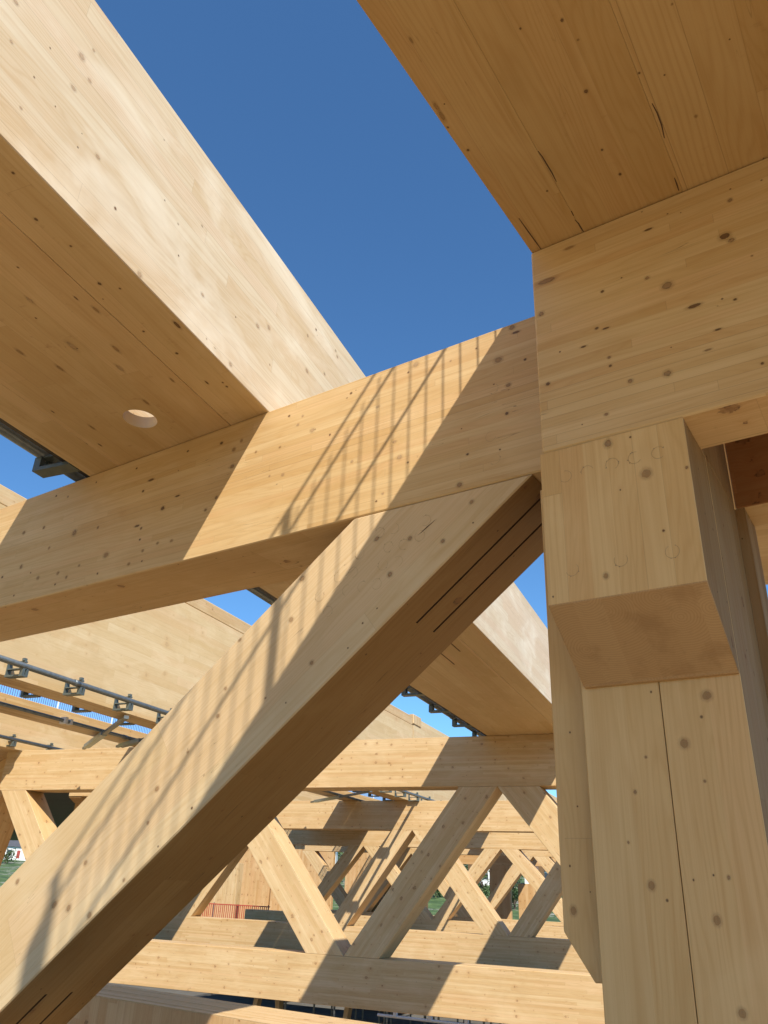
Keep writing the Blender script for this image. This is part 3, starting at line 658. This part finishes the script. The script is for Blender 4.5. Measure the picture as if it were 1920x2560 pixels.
knots(CH0, W0(0, B0, 2), N0, G0, [(241, 1206, 3.5), (141, 1240, 3.5), (170, 1242, 4, 'f'), (378, 1200, 6, 'h'), (358, 1228, 4.5), (444, 1240, 4.5, 'h'), (407, 1271, 7), (110, 1319, 6, 'r'), (186, 1332, 9, 'r'),
 (60, 1332, 6, 'r'), (245, 1319, 5, 'r'), (343, 1315, 5, 'h'), (353, 1321, 5, 'r'), (541, 1244, 7, 'r'), (514, 1275, 6, 'r'), (581, 1166, 7, 'r'), (585, 1124, 7, 'f'), (604, 1102, 6, 'f'), (554, 1108, 5),
 (342, 1171, 3.5), (470, 1128, 4), (350, 1349, 4), (429, 1352, 5, 'f'), (394, 1358, 5, 'f'), (357, 1377, 5, 'f'), (355, 1403, 3), (265, 1388, 10, 'f'), (53, 1417, 8, 'r'), (145, 1433, 6, 'f'), (95, 1445, 6, 'f'),
 (166, 1443, 6, 'f'), (77, 1432, 3), (244, 1434, 3.5), (138, 1461, 3.5), (35, 1489, 3), (6, 1443, 4), (322, 1410, 5, 'f'), (198, 1414, 5, 'f'), (123, 1370, 5, 'f'), (1040, 911, 9, 'p'), (1021, 931, 4),
 (878, 983, 4), (945, 1017, 6, 'p'), (781, 1076, 7, 'p'), (757, 1040, 5, 'p'), (723, 1040, 3.5), (745, 1062, 5, 'p'), (825, 1087, 3.5), (999, 1143, 9, 'p'), (987, 1104, 6, 'p'), (880, 1154, 5, 'p'), (707, 1187, 6, 'p'),
 (674, 1190, 4, 'p'), (957, 1234, 5, 'p'), (941, 1253, 3.5), (1020, 1156, 3), (1191, 871, 3), (1127, 902, 3, 'p'), (1280, 819, 9, 'r'), (1290, 831, 6, 'h'), (1246, 900, 10, 'f'), (1313, 899, 5), (1267, 1034, 5),
 (1154, 1072, 2.5), (1169, 1136, 4), (1149, 1212, 9, 'r'), (1271, 963, 8, 'r'), (1250, 1124, 3), (1235, 961, 3), (868, 780+215, 3, 'f'), (640, 1130, 4, 'f'), (700, 1118, 4, 'f')])
knots(diag, W0(0, B0, 1), N0, F0.R @ gd, [(756, 1446, 9, 'r'), (728, 1549, 8, 'f'), (1107, 1353, 8, 'r'), (1025, 1346, 8, 'r'), (942, 1347, 8, 'r'), (975, 1436, 10, 'r'), (1179, 1255, 7, 'f'), (1183, 1307, 3), (907, 1558, 3),
 (943, 1521, 2.5), (664, 1745, 4, 'r'), (715, 1757, 3), (779, 1657, 8, 'f'), (564, 1721, 6, 'f'), (393, 1972, 8, 'f'), (370, 2057, 6, 'f'), (214, 2157, 8, 'f'), (136, 2262, 10, 'f'), (172, 2270, 10, 'f'),
 (224, 2288, 11, 'f'), (44, 2204, 8, 'f'), (545, 1790, 7, 'f'), (470, 1880, 5, 'f'), (310, 2200, 5, 'f'), (600, 1600, 5, 'f'), (870, 1620, 3), (480, 2020, 4)])
knots(CBL, W0(0, 2.732, 1.3), N0, ZZ, [(1520, 1109, 11, 'r'), (1616, 1184, 18, 'f'), (1717, 1169, 5, 'r'), (1659, 1327, 5), (1515, 1440, 9, 'f'), (1551, 1225, 2.5), (1576, 1093, 4), (1383, 1492, 2.8)])
knots(CB1, W0(0, 3.088, 0), N0, ZZ, [(1615, 1893, 4, 'r'), (1588, 1980, 6, 'r'), (1571, 2106, 4, 'r'), (1629, 2214, 11, 'f'), (1628, 1730, 3)])
knots(CB2, W0(0, 3.088, 0), N0, ZZ, [(1711, 1859, 14, 'f'), (1767, 1739, 15, 'f'), (1762, 1953, 5, 'r'), (1793, 2301, 11, 'f'), (1822, 2194, 5, 'r'), (1784, 2188, 3), (1734, 2200, 3), (1856, 2534, 13, 'f')])
knots(SBL, W0(0, 3.160, 0), N0, ZZ, [(1425, 1831, 3), (1444, 2016, 3), (1425, 2165, 3), (1434, 2277, 10, 'f'), (1476, 2230, 2)])
knots(BSO[1], Vector((0, 0, ZT)), -ZZ, F0.R @ YY, [(1301, 71, 3.5), (1445, 99, 4, 'f'), (1465, 228, 6), (1505, 374, 4.5), (1550, 435, 4.5), (1405, 50, 6)])
knots(BSO[0], Vector((0, 0, ZT)), -ZZ, F0.R @ YY, [(1090, 265, 8, 'fh'), (1105, 290, 8, 'fh'), (1028, 100, 5, 'fh'), (1120, 318, 3), (1170, 375, 4)])
knots(BSO[2], Vector((0, 0, ZT)), -ZZ, F0.R @ YY, [(1598, 182, 4), (1680, 10, 4, 'f'), (1740, 290, 5, 'f')])
AP = (XR, 0, 3.4)
knots(ASI, AP, XX, YY, [(39, 5, 10, 'p'), (28, 104, 6, 'p'), (234, 126, 6, 'p'), (224, 201, 7, 'p'), (183, 220, 8, 'p'), (244, 392, 8, 'p'), (52, 270, 6, 'p'), (85, 193, 3), (204, 141, 13, 'p'), (288, 521, 6), (349, 686, 9, 'p'), (506, 737, 7, 'p'),
 (644, 815, 7, 'p'), (446, 639, 3), (672, 819, 8, 'p'), (589, 793, 3), (516, 847, 4, 'p'), (576, 911, 8, 'p'), (537, 870, 3, 'ph'), (674, 912, 4, 'p'), (769, 839, 6, 'p'), (790, 824, 4), (839, 877, 5, 'p'), (843, 892, 5, 'p'),
 (767, 927, 7, 'p'), (811, 935, 5, 'p'), (125, 120, 3), (138, 266, 3), (445, 560, 4, 'p'), (505, 565, 4, 'p'), (410, 350, 3, 'p')])
AZ = Vector((0, 0, ZT+0.003))
knots(ASI, AZ, -ZZ, YY, [(177, 615, 4), (300, 721, 4), (249, 709, 5), (359, 828, 4), (443, 812, 8, 'h'), (442, 883, 5), (557, 956, 3.5), (567, 966, 3.5), (517, 956, 5, 'h'), (33, 432, 5), (90, 548, 5)])
knots(sf, AZ, -ZZ, YY, [(250, 1112, 4, 'h'), (132, 1029, 4, 'h'), (190, 745, 5, 'h'), (240, 774, 7, 'fh'), (75, 750, 9, 'ph'), (290, 872, 9, 'fh'), (180, 865, 11, 'ph'), (430, 950, 5, 'fh'), (300, 920, 8, 'ph'),
 (150, 920, 8, 'fh'), (50, 880, 8, 'fh'), (45, 668, 4), (90, 795, 3), (365, 1005, 7, 'fh'), (230, 1068, 7, 'fh')])
# drying cracks in the slab soffit and the diagonal
def cracks(root, pt, nrm, lines, wpx=2.2):
    bm = bmesh.new(); nrm = Vector(nrm); Mi = root.matrix_world.inverted()
    for ln in lines:
        P = []
        for (x, y) in ln:
            d = ray(x, y); P.append(d*(Vector(pt).dot(nrm)/d.dot(nrm))+nrm*0.0012)
        n = len(P); L, Rr = [], []
        for i in range(n):
            t_ = (P[min(i+1, n-1)]-P[max(i-1, 0)]).normalized(); sd = t_.cross(nrm)
            wd = (0.0008+0.0022*math.sin(math.pi*(i+0.4)/(n-0.2)))
            L.append(bm.verts.new(Mi @ (P[i]+sd*wd))); Rr.append(bm.verts.new(Mi @ (P[i]-sd*wd)))
        for i in range(n-1): bm.faces.new((L[i], L[i+1], Rr[i+1], Rr[i]))
    me = bpy.data.meshes.new('drying_crack'); bm.to_mesh(me); bm.free(); me.materials.append(SLOT)
    o = bpy.data.objects.new('drying_crack', me); C.objects.link(o); o.parent = root
cracks(roofb, Vector((0, 0, ZT)), -ZZ, [[(1345, 377), (1356, 392), (1368, 412), (1380, 432), (1391, 454)], [(1428, 527), (1434, 539)], [(1437, 549), (1446, 558), (1453, 570), (1459, 579)],
 [(1630, 258), (1643, 282), (1654, 312), (1661, 345)], [(1686, 444), (1692, 460), (1697, 476)], [(1297, 545), (1316, 572), (1340, 605), (1352, 622)]])

# ================================================================== OBJECTS
# ---------------------------------------------------------------- guard rail fences
def fence(name, label, fr, p0, p1, z0, h, sp, posts, wr, rr_, mats, rails, group=None, zf=None):
    """mesh barrier from p0 to p1 (frame coords)"""
    a, b = Vector((*p0, 0)), Vector((*p1, 0)); L = (b-a).length; d = (b-a)/L
    mid = (a+b)/2; t = thing(name, label, 'fence', fr, (mid.x, mid.y, z0), group)
    bm = bmesh.new(); n = int(L/sp)
    for i in range(n+1):
        p = a+d*(i*sp); bar(bm, (p.x, p.y, z0+0.02), (p.x, p.y, z0+h), wr, wr)
    if zf:
        for zz in zf: bar(bm, (a.x, a.y, z0+zz), (b.x, b.y, z0+zz), wr, wr)
    finish('mesh_panel', bm, [mats[0]], t)
    for zz in rails:
        bm = bmesh.new(); bar(bm, (a.x, a.y, z0+zz), (b.x, b.y, z0+zz), rr_, rr_); finish('rail', bm, [mats[1]], t)
    for s in posts:
        p = a+d*s; bm = bmesh.new(); tube(bm, (p.x, p.y, z0), (p.x, p.y, z0+h+0.08), 0.024, 10); finish('post', bm, [mats[2]], t)
    return t
fa = -0.95
fence('mesh_fence', 'guard rail fence standing on the edge of the roof slab overhead', F0, (fa, 2.638+0.0912*2), (fa, 2.638-0.0912*26), ZB2, 1.20, 0.0912, (0.0, 1.25, 2.50), 0.0055, 0.016,
      (RED, RED, STEEL), (0.05, 0.635, 1.105, 1.285))
sp_ = thing('scaffold_post', 'pair of upright scaffold poles clamped at the rear of the roof slab', 'scaffold poles', F0, (-0.97, 0.33, ZB2))
bm = bmesh.new(); tube(bm, (-0.97, 0.25, ZB2), (-0.97, 0.25, 4.30), 0.030, 12); finish('pole', bm, [STEEL], sp_)
bm = bmesh.new(); tube(bm, (-0.90, 0.42, ZB2), (-0.97, 0.27, 4.34), 0.026, 12); finish('pole', bm, [STEEL], sp_)
bm = bmesh.new(); bbox(bm, (-1.02, 0.2, 3.7), (-0.86, 0.42, 3.8)); finish('clamp', bm, [STEEL], sp_)

fence('mesh_fence', 'blue-grey mesh fence with crimson rails on the far left roof beam', F2, (-19.7, 6.0), (-19.7, 58.0), 4.05, 1.10, 0.09, [0.5+2.6*k for k in range(20)], 0.016, 0.05,
      (WIRE, MAG, WHITE), (0.06, 1.15), zf=(0.4, 0.75))
fence('mesh_fence', 'orange-red mesh barrier in front of the far timber wall', F2, (-33.0, 39.4), (-22.6, 39.4), -2.2, 1.15, 0.12, [0.1, 3.5, 7.0, 10.3], 0.03, 0.05,
      (RED, RED, STEEL), (0.06, 1.15))

# ---------------------------------------------------------------- roof braces of green steel
def brace(p, q, label):
    mid = (Vector(p)+Vector(q))/2
    t = thing('steel_brace', label, 'brace', F2, tuple(mid), 'steel roof braces')
    bm = bmesh.new(); P, Q = Vector(p), Vector(q); d = (Q-P)
    bar(bm, P+d*0.06, P+d*0.52, 0.13, 0.08); finish('brace_sleeve', bm, [GREEN], t)
    bm = bmesh.new(); bar(bm, P+d*0.50, Q, 0.085, 0.06); finish('brace_tube', bm, [STEEL], t)
    bm = bmesh.new(); bar(bm, P-d*0.02, P+d*0.07, 0.07, 0.05); finish('end_lug', bm, [STEEL], t)
    return t
br = brace((-13.79, 14.73, 2.70), (-10.30, 11.93, 2.73), 'green steel brace crossing the sky gap between two left roof beams')
br2 = brace((-12.76, 14.67, 2.70), (-10.70, 13.65, 2.73), 'short green steel brace half hidden behind the near diagonal')
dup(br, loc=br.location+Vector((0, 11.64, 0)), label='small steel brace seen under the first far truss at its left')

# ---------------------------------------------------------------- steel props of the lower storey
pr = thing('steel_prop', 'slim steel prop holding the deck beneath the far trusses', 'prop', F2, (0, 0, -5.2), 'steel props under the deck')
bm = bmesh.new(); tube(bm, (0, 0, -5.18), (0, 0, -3.6), 0.038, 8); finish('outer_tube', bm, [STEEL], pr)
bm = bmesh.new(); tube(bm, (0, 0, -3.6), (0, 0, -2.50), 0.027, 8); bbox(bm, (-0.07, -0.07, -2.50), (0.07, 0.07, -2.455)); finish('inner_tube', bm, [STEEL], pr)
bm = bmesh.new(); bbox(bm, (-0.08, -0.08, -5.198), (0.08, 0.08, -5.18)); finish('foot_plate', bm, [STEEL], pr)
pr['label'] = 'slim steel prop in the dark storey under the deck'
pr.location = (-11.0, 20.4, -5.2)
for j in range(5):
    for i in range(10):
        if i == 0 and j == 0: continue
        dup(pr, loc=(-11.0+1.25*i+0.3*math.sin(i*7+j*3), 20.4+1.35*j+0.2*math.sin(i*5+j), -5.2))
for k, (a, b, zz) in enumerate([(-8.2, -3.9, -2.62), (-3.0, 1.0, -2.70)]):
    bm = bmesh.new(); tube(bm, (a, 19.7, zz), (b, 19.7, zz-0.03), 0.03, 8)
    for q in range(5): bbox(bm, (a+0.4+q*0.85, 19.65, zz), (a+0.48+q*0.85, 19.75, zz+0.12))
    o = finish('scaffold_rail', bm, [WHITE])
    tag(o, ('long' if k == 0 else 'short')+' white scaffold rail with clamps below the first far truss', 'scaffold rail')
for k, (x, dx) in enumerate([(-12.6, 0.5), (-11.2, -0.35), (-9.9, 0.4)]):
    bm = bmesh.new(); bar(bm, (x, 21.0, -5.2), (x+dx, 21.0, -2.46), 0.22, 0.12)
    o = finish('timber_strut', bm, [W_DIAG], None, (dx, 0, 2.74)); tag(o, 'leaning timber strut under the deck, '+('leftmost', 'middle', 'rightmost')[k]+' of the three', 'strut')

# ---------------------------------------------------------------- houses and trees on the hillside
RT = flat('dark_roof_tiles', (0.075, 0.08, 0.095), 0.7, 0, 2, 0.3); GL = flat('window_glass', (0.05, 0.065, 0.085), 0.12); DR_ = flat('red_door', (0.35, 0.05, 0.04), 0.5)
RR2 = flat('brown_roof', (0.13, 0.085, 0.06), 0.8, 0, 2, 0.3)
def house(x, y, wd, dp, h, rot, label, floors=1, roofm=RT, gable=True, z=None):
    z = ground_z(x, y)-0.5 if z is None else z
    fr = Frame(rot); v = fr.R.inverted() @ Vector((x, y, 0))
    t = thing('house', label, 'house', fr, (v.x, v.y, z), 'houses on the hillside')
    cx, cy_ = v.x, v.y
    bm = bmesh.new(); bbox(bm, (cx-wd/2, cy_-dp/2, z-4), (cx+wd/2, cy_+dp/2, z+h)); finish('wall', bm, [WHITE], t)
    bm = bmesh.new(); rh = dp*0.38
    prism(bm, [(cy_-dp/2-0.5, z+h), (cy_+dp/2+0.5, z+h), (cy_, z+h+rh)], 0, cx-wd/2-0.4, cx+wd/2+0.4); finish('roof', bm, [roofm], t)
    if gable:
        bm = bmesh.new(); gx = cx-wd*0.05; gw = wd*0.13
        prism(bm, [(gx-gw, z+h-0.05), (gx+gw, z+h-0.05), (gx+gw, z+h+0.5), (gx, z+h+rh*0.85), (gx-gw, z+h+0.5)], 1, cy_-dp/2-0.8, cy_); finish('gable', bm, [WHITE], t)
    n = max(2, int(wd/2.6))
    for f in range(floors):
        for i in range(n):
            xx = cx-wd/2+wd*(i+0.5)/n; zz = z+h*(f+0.55)/floors
            bm = bmesh.new()
            if i == 1 and f == 0:
                bbox(bm, (xx-0.45, cy_-dp/2-0.06, z+0.1), (xx+0.45, cy_-dp/2+0.02, z+2.2)); finish('door', bm, [DR_], t)
            else:
                bbox(bm, (xx-0.65, cy_-dp/2-0.05, zz-0.6), (xx+0.65, cy_-dp/2+0.02, zz+0.55)); finish('window', bm, [GL], t)
                fm = bmesh.new(); bbox(fm, (xx-0.75, cy_-dp/2-0.09, zz-0.7), (xx+0.75, cy_-dp/2-0.052, zz-0.6)); finish('sill', fm, [WHITE], t)
    return t
house(-199, 200, 16, 9, 3.2, 0.75, 'white house with dark roof and small gable at the lower left edge', z=4.0)
house(-246, 232, 18, 10, 3.0, 0.7, 'dark roofed house higher on the slope at the left edge', gable=False, z=13.5)
house(-55.0, 205, 8, 7, 5.2, 0.2, 'two storey white house seen through the right lattice', floors=2, gable=False, z=2.2)
house(-46.8, 215, 7, 7, 4.5, 0.15, 'white house with brown roof beside the column edge', floors=2, roofm=RR2, gable=False, z=1.0)
house(-64.5, 190, 5, 5, 2.4, 0.3, 'tiny white hut with pointed roof seen through the lattice', gable=False, z=2.4)
house(-82, 160, 9, 8, 9.5, 0.4, 'tall white house with small windows between dark posts', floors=3, gable=False, z=-2)
house(-63.0, 178, 6, 6, 6.5, 0.3, 'white block of flats behind the tiny hut', floors=2, gable=False, z=6.0)

LF = NT('leaf_green'); lr = LF.n('TexCoord').outputs['Object']; LF.put(LF.b.inputs['Base Color'], LF.mix(LF.smooth(LF.noise(lr, 0.9, 4), 0.35, 0.7), (0.03, 0.065, 0.018), (0.085, 0.13, 0.035)))
LF.b.inputs['Roughness'].default_value = 0.7
BK = flat('bark', (0.09, 0.065, 0.045), 0.9)
def tree_proto(h, r, label):
    t = thing('tree', label, 'tree', F2, (0, 0, 0), 'trees and bushes on the hillside')
    bm = bmesh.new(); tube(bm, (0, 0, -1), (0.1, 0, h*0.6), 0.12+0.02*h, 7)
    for k in range(5):
        a = k*1.3; tube(bm, (0.05, 0, h*(0.25+0.07*k)), (math.cos(a)*r*0.6, math.sin(a)*r*0.6, h*(0.55+0.07*k)), 0.07, 5)
    finish('trunk', bm, [BK], t)
    bm = bmesh.new()
    cl = [(random.gauss(0, r*0.42), random.gauss(0, r*0.42), h*random.uniform(0.3, 0.95), r*random.uniform(0.25, 0.5)) for _ in range(16)]
    for _ in range(900):
        c = random.choice(cl); d = Vector((random.gauss(0, 1), random.gauss(0, 1), random.gauss(0, 1))).normalized()*c[3]*random.uniform(0.6, 1.05)
        p = Vector(c[:3])+d; s = random.uniform(0.10, 0.24)*max(1, r/2)
        a = Vector((random.gauss(0, 1), random.gauss(0, 1), random.gauss(0, 1))).normalized(); b = a.orthogonal().normalized()
        bm.faces.new([bm.verts.new(q) for q in (p-a*s, p+b*s*0.5, p+a*s, p-b*s*0.5)])
    finish('crown', bm, [LF.m], t); return t
tp = [tree_proto(7, 2.6, 'leafy broad tree on the hillside'), tree_proto(4, 2.2, 'low round bush on the hillside')]
spots = [(-171, 178, 0, 'leafy tree standing in front of the white gabled house at left'), (-186, 190, 1, 'low bush against the wall of the white gabled house'),
         (-178, 170, 1, 'round bush on the rocky slope below the white gabled house'), (-192, 165, 1, 'bush at the left picture edge below the house'),
         (-205, 196, 0, 'leafy tree between the two roofs at the left edge'),
         (-62, 172, 0, 'leafy tree left of the tiny white hut in the lattice'), (-53, 176, 0, 'leafy tree in front of the two storey white house'),
         (-49, 170, 0, 'tall leafy tree right of the two storey white house'), (-45, 180, 0, 'leafy tree before the brown roofed house'),
         (-58, 168, 1, 'dark bush under the tiny white hut'), (-41, 165, 1, 'bush beside the chamfered block of the column'),
         (-84, 175, 0, 'leafy tree seen past the tall white house'), (-70, 160, 1, 'low bush between the dark posts at the back')]
first = {0: True, 1: True}
for i, (x, y, k, lb) in enumerate(spots):
    L_ = (x, y, ground_z(x, y)-0.4)
    if first[k]: o = tp[k]; o.location = L_; o['label'] = lb; first[k] = False
    else: o = dup(tp[k], loc=L_, rotz=i*1.7, label=lb)
    o['group'] = 'trees and bushes on the hillside'
for o in list(bpy.data.objects):
    if '_l' in o: del o['_l']
